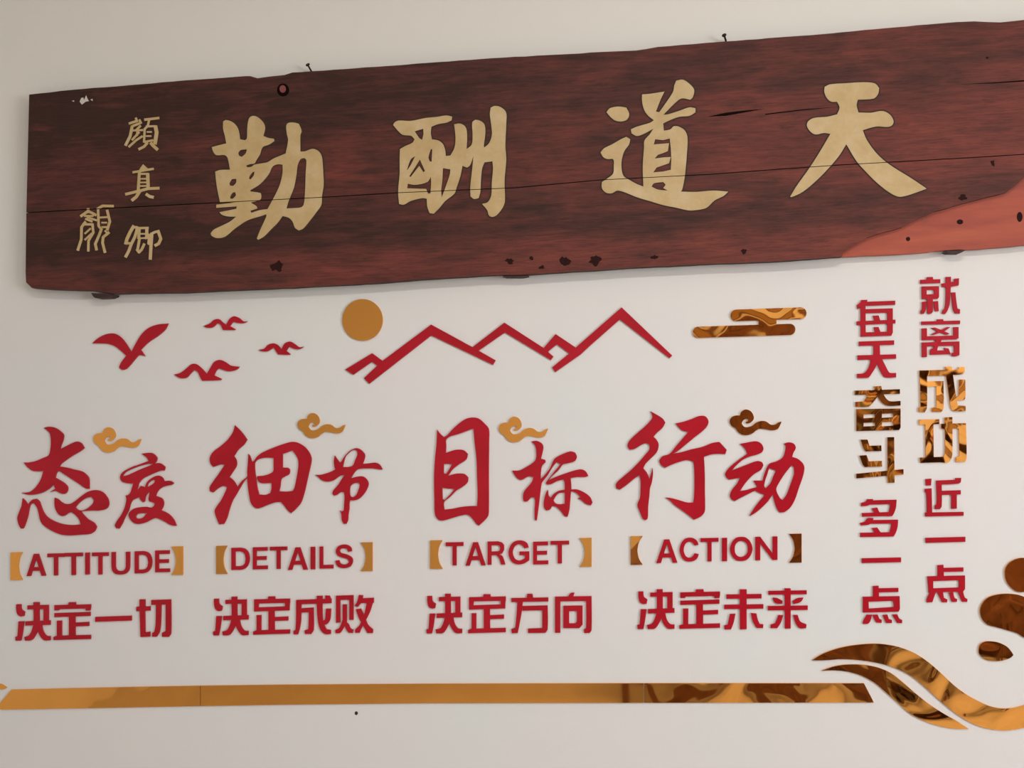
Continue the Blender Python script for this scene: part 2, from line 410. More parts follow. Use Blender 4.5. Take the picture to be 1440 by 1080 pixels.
# ---------------------------------------------------------------- the old wooden board
BD = 0.034      # its face stands this far off the wall
board = empty('wooden_plaque', Vector((0.0, 0.0, 1.9)))
tag(board, 'long old dark red wooden board with four large gold Chinese characters', 'plaque')
TOP = [(41, 133), (100, 126.5), (180, 120), (260, 113), (300, 110.5), (345, 107), (352, 107), (362, 110), (380, 107.5), (400, 105.5), (411, 102), (440, 100), (500, 96),
       (600, 88.5), (708, 81), (800, 76), (847, 73), (895, 71), (925, 66), (960, 63), (1050, 56), (1140, 49.5), (1200, 44), (1290, 35.5), (1345, 31),
       (1370, 30), (1390, 31), (1407, 31.5), (1440, 28), (1500, 24)]
JOINT = [(1500, 213.5), (1440, 217), (1360, 222), (1180, 232), (1095, 238), (1000, 245), (845, 253), (725, 264), (560, 271), (470, 276.5), (304, 285), (150, 293), (37, 299)]
BOT = [(36, 383), (36.7, 397), (45, 405), (87, 407.5), (127, 408.5), (160, 413), (260, 411.5), (380, 406), (500, 400), (640, 390), (705, 386.5), (745, 386), (880, 377),
       (1000, 371), (1100, 367), (1184, 361)]
TORN = [(1186, 355), (1202, 344.5), (1220, 334), (1243, 326.5), (1270, 319), (1290, 308), (1314, 297), (1342, 289.5), (1379, 279.5), (1405, 273.5), (1416, 270), (1429, 260), (1440, 250), (1500, 224)]
BOT2 = [(1184, 361), (1250, 358), (1306, 354.5), (1316, 352.5), (1380, 350), (1440, 344.5), (1500, 341)]
def rough_edge(pts, amp=0.35, step=14):
    out = []
    for a, b2 in zip(pts, pts[1:]):
        n = max(1, int(math.hypot(b2[0] - a[0], b2[1] - a[1]) / step))
        for k in range(n):
            t = k / n
            out.append((a[0] + (b2[0] - a[0]) * t, a[1] + (b2[1] - a[1]) * t + (random.uniform(-amp, amp) if k else 0)))
    out.append(pts[-1]); return out
TOP_, BOT_, TORN_, BOT2_ = rough_edge(TOP), rough_edge(BOT), rough_edge(TORN, 0.5, 9), rough_edge(BOT2)
def board_piece(name, pts, front, back, mat, side=None, label=None):
    me, loc = slab_mesh(name, [[pix(x, y, front) for x, y in pts]], [], front, back, mat, side_mat=side)
    o = link(name, me, loc, board)
    if label: o['label'] = label
    return o
JU = [(x, y - 0.65) for x, y in JOINT]; JL = [(x, y + 0.65) for x, y in reversed(JOINT)]
board_piece('plank', TOP_ + JU, BD, 0.006, M_plank, M_back_and_shade)
board_piece('plank', JL + list(reversed(TORN_)) + list(reversed(BOT_)), BD, 0.016, M_plank, M_back_and_shade)  # aged plank sides, kept dark to paint a shadow line under the edges
board_piece('bare_wood', [(1150, 330), (1500, 215)] + list(reversed(BOT2_))  + [(1150, 362)], BD - 0.012, 0.007, M_bare, label='torn away lower right corner showing bare orange red wood')
board_piece('backing', [(60, 150), (1490, 50), (1490, 325), (1180, 345), (60, 385)], 0.0155, 0.0005, M_back_and_shade)
# second, short crack at the upper right and the knot hole, chips
def on_board(name, txt, xf, mat, t=0.001, label=None, base=BD, holes=()):
    o = plate(name, txt, xf, mat, parent=board, base=base, t=t, extra_holes=holes)
    if label: o['label'] = label
    return o
ident = lambda x, y: (x, y)
M_knot, _, _ = new_mat('knot_wood', 0.7, 0, lin(128, 62, 58))
M_stain, _, b = new_mat('stain_brown', 0.8, 0, lin(46, 26, 23)); b.inputs['Specular IOR Level'].default_value = 0.05
M_slit, _, b = new_mat('crack_dark', 0.9, 0, lin(20, 12, 10)); b.inputs['Specular IOR Level'].default_value = 0.05
on_board('crack', 'Q 1352,118.5 1395,116 1440,112.6 1500,109 1500,111 1440,114.6 1395,117.3', ident, M_slit, 0.0004, 'thin dark crack near the upper right')
on_board('crack', 'Q 995,164 1020,158.5 1045,155.5 1075,153 1045,158.5 1020,163', ident, M_slit, 0.0004)
on_board('crack', 'Q 1076,160 1130,153.6 1180,150 1130,155 1076,161.5', ident, M_slit, 0.0004)
on_board('knot', 'E 398,126.5,8.5,9', ident, M_slit, 0.0006)
on_board('knot', 'E 397.5,125,4.4,5.2', ident, M_knot, 0.0022, 'small round red knot in a dark ring near the top edge')
on_board('paint_chip', 'Q 112,143 114,138 117,137 118,141 121,134 123,139 125,142 120,143 115,147; Q 127,140 130,139 130,142; Q 101,142 104,141 104,143', ident, M_chip, 0.0008, 'tiny white chips of paint near the upper left corner')
for k, (x, y, rx, ry) in enumerate(((717, 367, 7, 5), (747, 363, 5, 3), (795, 367, 9, 8), (837, 365, 10, 9), (762, 376, 6, 3), (1396, 229, 4, 7), (1388, 81, 2.4, 1.8),
                                    (1046, 353, 6, 5), (1354, 278, 7, 5), (390, 375, 12, 9), (920, 362, 6, 4))):
    pts = [(x + rx * math.cos(a) * random.uniform(.45, 1.1), y + ry * math.sin(a) * random.uniform(.45, 1.1)) for a in [i * 0.4488 for i in range(14)]]
    on_board('dark_stain', 'P ' + ' '.join('%.2f,%.2f' % p for p in pts), ident, M_stain, 0.0003)
for (x, y, rx, ry) in ((1350, 312, 4.5, 3.5), (1434, 305, 4, 7), (1277, 336, 3, 3)):
    on_board('dark_stain', 'E %g,%g,%g,%g' % (x, y, rx, ry), ident, M_stain, 0.0003, base=BD - 0.012)

# ---- gilded characters carved in the board
GIL = {
 'qin': (crop(290, 155, 5.684), '''P 135,90 160,78 210,95 245,130 262,175 270,232 310,240 325,225 328,150 335,90 350,55 385,45 425,65 460,105 470,145 455,205 500,222 540,228 545,245 500,275 450,295 430,350 400,400 385,425 350,430 318,442 328,456 360,452 385,435 440,425 490,415 540,385 600,360 635,345 655,240 645,190 640,125 655,102 700,98 740,108 762,165 752,200 752,330 790,328 850,308 895,325 920,360 930,420 935,500 938,600 925,680 920,755 880,815 830,880 775,945 740,960 710,940 690,890 660,860 610,845 570,900 520,950 460,1010 415,1035 405,1025 430,960 480,850 480,830 440,845 330,880 230,945 150,1010 90,1022 45,1005 35,985 60,955 120,925 190,890 240,850 170,848 125,835 105,815 240,788 245,768 80,780 80,755 240,737 110,735 90,640 78,560 72,490 110,478 190,475 170,380 145,358 80,358 55,330 45,295 80,285 160,265 148,200 135,150
H 255,340 275,318 325,312 315,345 285,372 262,362
H 345,530 370,495 385,490 380,520 355,552 342,548
H 185,585 205,550 240,548 238,580 215,605 190,602
H 190,695 210,660 232,655 238,680 215,705 195,708
H 350,640 430,590 500,510 530,450 570,432 610,435 610,500 590,590 555,670 520,735 490,790 430,798 360,820 352,803 408,785 400,765 355,738 430,715 440,690 435,662 400,655 355,650
H 755,390 785,382 800,400 795,500 790,650 780,750 760,775 700,782 640,785 660,720 700,620 720,520 730,440'''),
 'chou': (crop(545, 140, 6.171), '''P 48,220 65,195 100,182 200,185 330,160 430,150 510,138 560,148 555,180 510,200 440,212 380,235 375,290 385,345 440,355 480,385 500,440 505,490 545,485 580,420 590,330 578,215 625,208 665,225 685,260 690,340 685,430 730,390 738,300 735,200 760,175 800,182 840,215 848,290 835,400 840,415 880,380 905,310 900,220 888,130 895,70 930,55 980,65 1028,110 1030,200 1022,400 1030,520 1015,700 1018,880 1000,935 950,1000 910,1018 880,1005 865,960 820,905 870,890 900,830 905,720 915,600 910,535 840,545 820,600 810,700 805,800 790,855 750,862 720,840 718,760 735,600 745,490 715,570 690,590 650,575 630,670 600,760 580,815 500,880 450,940 400,990 365,985 345,930 340,860 300,855 200,880 140,912 100,905 92,800 105,640 105,500 108,430 150,405 215,375 235,345 205,315 130,305 90,270
J 235,275 310,252 312,300 300,350 275,335
H 375,430 388,430 382,540 365,535 355,500
H 168,610 200,520 240,490 225,520 200,570 172,612
J 188,665 230,600 280,520 325,620 310,630 275,575 240,620 200,672
H 175,730 240,740 345,715 375,670 378,720 372,815 350,815 335,775 170,770
H 480,595 545,605 540,650 510,740 470,850 465,790 475,700'''),
 'dao': (crop(840, 105, 5.4), '''P 70,285 95,255 160,242 220,250 242,300 225,340 180,355 130,345 95,315
P 25,590 50,560 110,530 180,490 220,472 250,490 240,530 205,580 185,650 185,720 200,770 250,803 300,830 350,850 345,700 355,550 358,500 400,450 425,410 350,450 300,465 260,445 255,415 300,395 400,365 430,345 385,310 355,265 340,200 340,150 400,145 510,128 480,190 445,280 470,285 520,215 575,130 585,80 600,45 650,38 700,70 735,115 725,170 705,190 640,180 590,215 500,305 540,300 620,275 700,248 745,255 745,285 700,312 620,320 540,350 500,370 505,425 555,415 580,392 620,395 665,425 685,480 680,600 670,720 660,800 645,870 635,888 750,890 880,880 995,888 960,920 890,955 830,1010 750,1028 690,1030 600,1010 500,990 400,960 300,930 200,890 150,880 110,900 65,895 35,860 35,815 80,785 120,750 125,690 125,650 115,638 75,640 45,625
J 428,530 440,490 500,497 550,484 558,560 562,640 558,722 500,735 425,742 450,705 500,688 545,672 558,625 500,628 435,637 460,608 500,595 535,580 545,520 480,525
H 412,850 430,825 500,815 520,835 500,860 535,880 460,872'''),
 'tian': (crop(1095, 105, 5.836), '''P 375,140 378,100 420,80 550,70 700,62 790,72 825,110 815,160 780,195 650,205 640,250 655,310 760,312 850,298 910,325 942,375 935,410 900,428 800,425 690,455 720,530 790,630 860,700 950,765 1080,845 1215,935 1120,970 1040,995 980,1000 900,960 800,880 720,800 640,710 555,570 500,660 430,745 330,850 200,960 105,1005 95,1000 150,910 250,770 340,630 425,485 370,478 300,490 255,460 232,415 245,380 290,355 400,345 480,325 500,270 480,222 430,220 395,190'''),
 'yan': (crop(170, 155, 15.43), '''L 50 170,290 340,235; L 48 320,160 355,260; L 48 395,200 440,290; L 50 405,285 245,345; L 60 245,335 200,560 95,770; L 42 225,440 480,430; L 45 330,430 430,330; L 40 355,450 345,560; L 45 400,470 235,650; L 46 470,560 330,650 165,800; L 52 505,205 832,168; L 45 610,215 580,340 500,420; L 46 515,400 500,700; L 80 745,335 775,480 735,740; L 44 540,350 760,345; L 34 560,470 670,470; L 34 540,560 660,560; L 46 500,690 700,650; L 55 580,700 500,790 380,850; L 70 640,700 700,770 800,860'''),
 'zhen': (crop(170, 225, 15.43), '''Q 480,90 590,190 560,235 380,240 430,160; L 48 250,268 500,225 712,190; L 62 400,260 375,650; L 70 580,290 590,630; L 44 380,300 600,300; L 34 400,408 580,405; L 34 400,488 580,485; L 34 400,565 580,560; L 60 92,745 400,670 590,620 835,610; L 66 420,660 330,800 230,880; L 64 540,735 620,790 710,810'''),
 'qing': (crop(170, 310, 15.43), '''L 70 285,110 200,250 130,400 100,520; L 55 240,140 350,150 340,210; L 62 350,200 300,360 220,520 170,660 95,800; L 50 110,490 240,500; L 48 370,165 600,160; L 64 395,170 385,400; L 66 560,160 560,400; L 34 400,290 560,290; L 36 400,385 560,380; L 56 400,400 360,640; L 56 340,620 390,690 450,630 510,500; L 48 520,400 600,290; L 56 620,290 600,500 680,520; L 66 670,280 650,560 635,850; L 52 640,300 740,250 830,230; L 62 800,210 865,400 820,500 730,550'''),
 'seal': (crop(100, 280, 12.7), '''L 48 300,160 310,250; L 46 165,310 300,215 380,250 450,290; L 34 230,300 400,300; L 36 280,320 460,380; L 40 250,350 380,400; L 46 260,400 185,500 180,720 115,920; L 42 200,450 380,450 395,600 310,740 305,935; L 32 350,520 240,620; L 34 370,610 240,730; L 46 460,180 560,120 760,125; L 42 480,180 490,480 520,520; L 46 640,190 690,400 640,560; L 34 500,330 650,320; L 30 540,420 640,420; L 34 540,500 650,500; L 46 545,520 500,640 430,800 455,915; L 46 680,590 570,680 560,780 605,960; L 34 600,560 660,620'''),
}
def offset(p, r):
    """push an outline outwards by r pixels"""
    s = 1 if area2(p) > 0 else -1; n = len(p); o = []
    for i in range(n):
        a = Vector(p[i]) - Vector(p[i - 1]); c2 = Vector(p[(i + 1) % n]) - Vector(p[i])
        if a.length < 1e-9 or c2.length < 1e-9: o.append(p[i]); continue
        t = a.normalized() + c2.normalized()
        if t.length < 0.3: o.append(p[i]); continue
        t.normalize(); o.append((p[i][0] + t.y * r * s, p[i][1] - t.x * r * s))
    return o
JH = [(x, y - 0.5) for x, y in JOINT] + [(x, y + 0.5) for x, y in reversed(JOINT)]
def gilded(key, label):
    xf, txt = GIL[key]
    adds, holes = parse(txt, xf)
    big = key in ('qin', 'chou', 'dao', 'tian')
    # dark underlay painting the shadow in the carved groove
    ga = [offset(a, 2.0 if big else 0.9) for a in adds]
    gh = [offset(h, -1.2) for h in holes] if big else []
    for nm, A, H, t0, t1, mat, lab in (('groove_shade_outline', ga, gh, 0.0, 0.0005, M_groove_shade, None), ('gold_character', adds, holes, 0.0005, 0.0016, M_gild, label)):
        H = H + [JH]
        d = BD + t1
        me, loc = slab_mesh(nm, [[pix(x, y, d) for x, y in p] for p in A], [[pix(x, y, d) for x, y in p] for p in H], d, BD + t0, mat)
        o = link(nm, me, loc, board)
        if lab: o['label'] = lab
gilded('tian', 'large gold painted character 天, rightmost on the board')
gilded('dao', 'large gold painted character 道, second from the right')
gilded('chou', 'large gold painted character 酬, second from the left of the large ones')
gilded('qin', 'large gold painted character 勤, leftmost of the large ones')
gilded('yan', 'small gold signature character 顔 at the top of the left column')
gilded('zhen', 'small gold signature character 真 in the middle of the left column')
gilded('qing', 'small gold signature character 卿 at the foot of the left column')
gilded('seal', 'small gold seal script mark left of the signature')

# pegs the board rests on, and the nails above it
def peg(pts, label):
    me, loc = slab_mesh('support_peg', [[pix(x, y, 0.030) for x, y in pts]], [], 0.030, 0.0003, M_peg)
    tag(link('support_peg', me, loc), label, 'peg', 'pegs under the lower edge of the wooden board')
peg([(128, 412), (131, 417), (134, 419), (152, 418.5), (158, 416), (159, 413.6), (145, 412.9)], 'dark wooden peg under the left end of the board, largest of three')
peg([(706, 387.5), (711, 389), (735, 389), (743, 387.3), (725, 387.5)], 'thin dark peg under the middle of the wooden board')
peg([(1331, 352.8), (1336, 355), (1352, 355), (1358, 352), (1345, 352.5)], 'thin dark peg under the bare right end of the board')
def nail(px, py, hx, hy, label):
    x0, z0 = pix(px, py, 0.012); x1, z1 = pix(hx, hy, 0.022)
    import bmesh
    root = empty('nail', Vector((x0, 0, z0)))
    tag(root, label, 'nail', 'nails above the wooden board')
    def rod(name, pts, rs):
        bm = bmesh.new(); rings = []
        for i, p in enumerate(pts):
            p = Vector(p); d = (Vector(pts[min(i + 1, len(pts) - 1)]) - Vector(pts[max(i - 1, 0)])).normalized()
            u = d.cross(Vector((0, 0.3, 1))).normalized(); v = d.cross(u)
            rings.append([bm.verts.new(p + (u * math.cos(k * math.pi / 4) + v * math.sin(k * math.pi / 4)) * rs[i]) for k in range(8)])
        for a, b2 in zip(rings, rings[1:]):
            for k in range(8): bm.faces.new((a[k], a[(k + 1) % 8], b2[(k + 1) % 8], b2[k]))
        bm.faces.new(rings[0]); bm.faces.new(rings[-1])
        bmesh.ops.recalc_face_normals(bm, faces=bm.faces)
        me = bpy.data.meshes.new(name); bm.to_mesh(me); bm.free(); me.materials.append(M_iron)
        o = bpy.data.objects.new(name, me); COL.objects.link(o); o.parent = root
    P0 = Vector((0, -0.0004, -0.002)); P1 = Vector((0, -0.010, 0)); P2 = Vector((x1 - x0, -0.022, z1 - z0))
    rod('shaft', [P0, P1, P2], [0.0022, 0.0022, 0.002])
    d = (P2 - P1).normalized()
    rod('head', [P2 - d * 0.001, P2, P2 + d * 0.0018, P2 + d * 0.0026], [0.0025, 0.0052, 0.0052, 0.003])
nail(437, 99, 433, 91.5, 'small dark bent nail above the board, over character 勤')
nail(1021, 57, 1018.5, 50, 'small dark bent nail above the board between 道 and 天')

# ---------------------------------------------------------------- brush characters in red acrylic
BR = [
 ('态', 'first character of the leftmost calligraphic word', crop(20, 590, 6), '''P 248,70 290,60 345,70 390,100 415,130 412,170 395,215 385,250 430,228 490,198 530,185 565,200 590,240 560,265 500,300 440,340 400,370 380,396 430,403 500,420 570,438 610,468 630,500 632,585 600,580 550,545 480,500 420,460 375,430 355,455 345,490 380,510 420,535 450,570 445,610 420,628 385,620 350,602 300,612 345,585 330,545 300,580 240,615 180,632 120,635 60,618 130,610 180,570 220,510 245,435 200,438 150,430 110,400 78,362 120,362 180,350 240,325 290,300 305,240 308,180 300,120 275,90
P 70,665 95,690 110,720 150,678 185,668 210,690 225,730 245,780 275,820 330,855 400,880 480,890 560,885 545,840 510,800 480,780 455,790 430,808 405,815 370,795 345,750 338,700 340,660 365,670 395,695 430,712 475,710 510,690 560,650 620,610 680,595 740,610 785,660 798,710 780,750 720,768 660,768 560,775 580,800 620,840 670,870 695,905 680,940 640,965 560,972 480,978 400,972 330,945 270,910 235,880 215,840 205,790 190,740 165,705 140,715 125,750 115,810 100,860 85,900 75,920 55,920 35,880 25,830 40,780 60,730 65,700
H 515,740 550,700 600,665 650,652 672,680 660,710 635,735 600,758 560,768 530,758'''),
 ('度', 'second character of the leftmost calligraphic word', crop(150, 630, 9), '''P 440,72 550,60 600,80 640,125 628,170 600,198 650,190 690,200 740,240 730,285 680,288 610,315 540,345 470,380 430,415 405,450 398,480 372,545 415,500 430,480 460,488 485,500 495,460 520,420 570,380 620,355 660,350 705,375 728,420 770,415 815,420 848,445 825,465 780,475 720,490 670,520 640,560 620,605 660,620 700,640 722,690 715,740 690,790 740,810 800,850 850,910 882,985 850,985 800,970 740,935 680,905 620,885 590,895 550,915 500,940 430,960 370,960 320,930 285,880 275,835 300,800 350,765 420,750 500,745 560,755 595,735 608,705 590,690 540,675 528,650 535,600 545,550 510,580 490,620 480,675 460,688 430,660 410,620 370,640 325,665 300,710 280,780 240,860 200,950 160,1020 120,1015 100,980 130,920 180,850 220,770 240,700 248,650 238,600 270,595 300,560 320,500 335,450 290,450 230,440 185,415 168,370 185,325 230,285 320,240 420,205 500,175 530,165 505,120
H 200,355 235,310 320,265 430,225 540,200 590,205 540,225 450,260 350,305 260,345
H 510,500 520,460 550,425 590,400 610,410 600,440 570,465 535,485
H 365,870 385,840 430,828 510,825 490,845 460,880 410,895 375,890'''),
 ('细', 'first character of the second calligraphic word', crop(290, 570, 6), '''P 240,168 270,195 310,240 345,290 320,330 270,375 235,430 255,465 255,510 225,560 195,605 225,630 245,655 262,690 290,650 320,622 345,600 345,560 350,500 355,410 370,430 385,475 400,470 430,430 480,395 560,360 640,330 720,308 770,315 830,350 870,400 888,450 880,510 855,620 830,730 800,820 760,870 715,910 690,890 660,850 630,815 580,820 520,840 440,870 405,860 375,820 360,750 350,680 345,612 320,640 290,690 255,750 220,810 195,880 175,950 150,1000 110,1005 90,960 70,890 90,850 125,800 165,720 175,690 150,680 100,700 60,735 30,725 28,690 60,640 110,570 155,500 120,500 60,520 35,490 30,440 60,390 120,345 180,290 220,235 235,195
H 410,490 425,465 450,452 500,442 568,445 568,500 565,555 540,575 490,592 430,598 428,620 460,655 550,655 550,700 540,740 500,755 445,752 430,690 420,620 412,560
H 645,410 690,395 725,380 750,410 775,460 775,530 760,620 745,690 730,722 680,728 615,725 625,680 635,620 665,600 700,580 706,545 690,528 645,525 645,470'''),
 ('节', 'second character of the second calligraphic word', crop(430, 620, 9), '''P 365,185 390,220 430,275 450,260 470,225 490,195 520,160 560,125 610,98 650,92 700,115 745,165 750,200 740,240 722,290 790,285 870,275 920,290 950,320 972,362 930,362 850,350 780,350 700,352 650,365 610,410 570,475 640,455 720,450 770,485 795,540 775,610 730,680 670,735 600,755 560,750 552,800 550,870 540,930 535,1000 515,1050 480,1050 455,1000 450,930 432,880 450,895 480,880 485,800 490,720 485,650 440,650 400,680 360,695 335,670 345,630 380,590 420,540 450,490 490,430 440,440 400,465 350,500 290,515 230,510 180,480 150,450 115,430 180,430 260,410 330,385 372,360 360,320 355,250
H 470,330 480,280 500,205 540,157 590,120 625,114 650,130 650,180 625,240 595,310 540,330
H 560,600 575,560 620,535 670,530 682,560 665,620 640,680 605,710 575,710 560,680'''),
 ('目', 'first character of the third calligraphic word', crop(600, 570, 6), '''P 88,205 110,235 145,268 175,250 210,210 270,155 330,115 385,102 440,112 490,155 525,200 527,300 525,500 525,700 525,850 520,930 490,970 440,1015 420,1000 390,960 350,925 290,930 220,950 140,972 100,965 70,920 65,800 62,600 70,450 82,330
H 165,290 200,262 260,245 330,220 395,195 403,300 420,450 425,600 430,750 425,850 370,850 290,858 220,872 150,880 145,840 150,812 200,770 250,720 300,690 345,650 352,610 320,580 270,575 230,580 180,595 220,540 270,500 335,455 348,410 310,378 250,374 200,388 162,402 165,340
J 145,495 215,495 195,530 165,578 145,575
J 132,695 180,703 235,705 200,750 150,800 135,790'''),
 ('标', 'second character of the third calligraphic word', crop(600, 570, 6), '''P 885,305 930,300 975,325 985,360 965,450 1000,460 1005,480 975,510 965,560 962,620 985,600 1040,530 1075,455 1100,435 1150,410 1215,388 1255,400 1268,435 1250,470 1190,490 1150,500 1110,550 1050,605 1030,632 1080,608 1150,582 1230,555 1300,540 1340,555 1365,595 1340,605 1270,605 1215,615 1220,660 1222,710 1270,710 1330,735 1380,775 1400,820 1385,845 1340,830 1305,800 1275,785 1300,775 1270,745 1230,725 1218,730 1212,800 1205,880 1190,940 1165,935 1130,890 1090,855 1060,850 1040,880 1010,888 990,860 990,800 1010,730 1025,715 1030,760 1045,780 1075,745 1120,720 1165,712 1165,660 1155,625 1100,640 1050,665 1015,670 1005,655 1022,628 1060,580 1130,495 1095,480 1060,525 1020,592 975,650 965,690 955,780 945,860 930,970 912,970 910,880 915,800 905,775 880,780 850,810 820,812 812,780 820,730 860,680 890,640 900,605 860,600 800,630 770,620 740,585 722,550 780,550 840,520 895,485 920,455 925,400 915,340
H 1070,800 1110,745 1165,735 1165,830 1120,835 1085,825'''),
 ('行', 'first character of the rightmost calligraphic word', crop(860, 570, 6), '''P 330,50 375,75 430,110 455,145 430,190 380,235 355,265 380,290 398,330 385,390 340,440 290,490 268,530 300,570 320,620 335,570 348,530 350,580 340,650 325,700 320,760 310,850 305,955 285,970 262,955 240,900 218,840 240,780 245,700 245,640 235,590 190,620 130,670 70,712 40,700 38,660 90,610 160,550 230,480 290,410 320,370 318,330 290,320 250,335 190,370 150,375 135,340 150,300 210,240 280,180 335,120 345,90
P 540,152 600,140 670,118 740,90 790,92 818,130 810,170 770,215 700,270 640,320 560,385 520,408 590,395 680,370 770,350 850,318 910,308 940,340 972,375 960,412 900,410 840,415 780,435 785,520 788,620 788,720 790,830 785,900 750,940 695,965 660,935 600,890 530,840 490,800 455,778 500,782 570,800 640,820 690,820 697,760 700,650 697,520 690,475 640,462 580,475 510,500 450,528 415,500 402,465 430,430 490,410 540,350 600,280 650,222 610,218 580,200'''),
 ('动', 'second character of the rightmost calligraphic word', crop(950, 570, 6), '''P 545,325 600,315 680,303 720,320 742,360 730,395 680,418 620,435 560,465 500,520 475,550 540,525 610,498 690,470 730,480 742,505 720,545 670,575 620,620 580,670 545,722 600,715 650,700 690,690 660,635 700,635 735,635 750,580 780,510 800,490 860,470 905,440 925,390 930,340 915,325 960,312 1000,325 1015,360 995,400 985,435 1030,450 1075,490 1088,530 1075,600 1040,700 1010,790 970,860 920,900 880,905 855,870 835,810 820,750 780,810 720,870 670,910 625,935 650,890 700,820 760,750 740,752 700,735 670,720 610,750 550,780 500,808 470,790 460,755 480,710 520,660 545,610 500,620 450,628 425,600 420,575 450,530 520,470 605,410 590,370
H 755,640 775,580 790,530 830,545 850,548 830,590 800,660 762,700 750,685
H 850,710 870,660 920,580 980,505 1000,520 1000,580 970,670 940,750 905,800 880,780'''),
]
for ch, where, xf, txt in BR:
    plate('brush_character', txt, xf, M_red, 'large red brush-style character %s, %s' % (ch, where), 'character', 'red calligraphic characters')

# ---------------------------------------------------------------- block characters of the four lines
JUE = ((52, 555, 332, 862), '''P 60,570 98,570 102,610 128,632 122,665 95,668 70,650 60,610
P 78,708 122,708 110,800 98,862 55,862 52,832 70,825
Q 150,580 318,578 318,610 150,612; Q 198,555 243,555 245,740 200,740; Q 278,580 318,578 318,715 278,715; Q 133,708 332,703 332,738 133,742
P 198,735 248,735 225,800 195,850 175,862 130,862 125,832 160,822 182,785
P 222,735 262,735 275,790 300,825 332,830 332,862 285,862 255,832 235,790''')
DING = ((378, 558, 672, 862), '''Q 498,558 552,558 555,582 495,582; Q 385,580 672,577 672,610 385,613; Q 385,580 425,580 420,%s 385,%s; Q 632,577 672,577 668,%s 632,%s
Q 385,644 668,638 668,670 385,676; Q 405,705 443,705 442,845 405,845; Q 500,645 548,645 550,850 500,850; Q 545,722 658,718 658,750 545,753
Q 378,860 378,835 400,826 672,822 672,855''')
LINES = [
 (10, 750, 'ATTITUDE', [('决', (62, 537, 335, 835)), ('定', (360, 537, 650, 832)), ('一', '''Q 685,652 968,642 968,680 685,690'''),
   ('切', '''Q 1030,515 1075,515 1075,600 1030,600; Q 1005,573 1115,568 1115,602 1005,607; Q 1030,595 1072,595 1075,772 1112,766 1112,805 1038,808
Q 1122,520 1275,515 1275,552 1122,558; P 1158,552 1200,552 1196,700 1186,770 1165,806 1128,806 1130,775 1145,765 1156,700; P 1234,518 1275,515 1275,780 1260,807 1205,806 1205,776 1234,760''')]),
 (290, 745, 'DETAILS', [('决', (52, 522, 328, 822)), ('定', (365, 520, 652, 818)),
   ('成', '''Q 700,547 975,538 975,572 700,582; P 700,547 740,547 738,700 728,770 715,815 680,815 678,790 695,775; Q 738,612 835,606 835,640 738,646; P 800,608 836,608 836,780 818,812 768,812 765,785 795,775
P 860,515 905,515 905,640 910,720 935,775 970,782 970,812 925,812 885,770 868,700 862,620; Q 925,512 960,514 975,545 930,560; P 932,615 972,615 965,700 940,735 900,742 900,712 925,700'''),
   ('败', '''Q 1010,514 1147,510 1147,545 1010,548; Q 1010,514 1044,514 1044,722 1010,725; Q 1114,512 1147,512 1147,702 1114,702; Q 1062,582 1095,582 1095,720 1062,720; P 1062,700 1095,700 1078,750 1055,790 1040,805 1005,805 1005,780 1035,765; P 1080,712 1108,735 1125,770 1145,778 1142,805 1108,802 1085,765
P 1188,508 1222,512 1212,560 1180,602 1155,592 1175,560; Q 1195,535 1305,530 1305,568 1195,572; P 1250,568 1298,568 1275,640 1240,710 1208,770 1195,803 1160,803 1160,778 1192,745 1228,665; P 1165,620 1205,615 1235,680 1260,740 1300,778 1297,805 1255,805 1225,752 1190,690''')]),
 (590, 735, 'TARGET', [('决', (52, 555, 332, 862)), ('定', (378, 558, 672, 862)),
   ('方', '''P 838,555 880,555 885,590 835,590; Q 715,588 1003,583 1003,614 715,619; P 762,615 805,615 795,700 780,785 765,860 718,862 715,830 745,820 755,720; Q 800,650 998,645 998,682 800,686; P 956,648 998,646 998,830 980,858 845,860 845,826 956,822'''),
   ('向', '''P 1160,570 1180,548 1207,546 1195,580 1160,584; Q 1055,577 1340,573 1340,610 1055,614; Q 1055,577 1097,577 1097,858 1055,858; P 1297,575 1340,573 1340,835 1325,860 1283,860 1280,832 1297,818; Q 1120,648 1270,646 1270,795 1245,822 1120,822; J 1165,690 1225,688 1225,770 1215,785 1165,785''')]),
 (880, 735, 'ACTION', [('决', (90, 520, 380, 828)), ('定', (418, 520, 735, 828)),
   ('未', '''Q 785,560 1058,556 1058,590 785,594; Q 768,640 1072,636 1072,670 768,674; Q 888,520 942,520 942,830 890,832; P 812,712 855,710 840,780 820,832 770,832 768,802 795,795; P 975,705 1018,708 1030,760 1045,790 1072,792 1070,822 1020,820 990,770'''),
   ('来', '''Q 1112,532 1410,528 1410,558 1112,562; Q 1108,650 1418,646 1418,680 1108,684; Q 1238,512 1285,512 1285,825 1240,825; P 1145,585 1180,588 1222,610 1220,632 1180,632 1155,615; P 1342,588 1385,585 1362,618 1305,635 1300,612; P 1190,720 1226,722 1208,780 1180,822 1128,822 1130,795 1165,785; P 1305,720 1340,720 1360,770 1408,792 1405,822 1355,822 1325,785''')]),
]
ORD = ['first', 'second', 'third', 'last']
DUP = {'决': JUE, '定': DING}
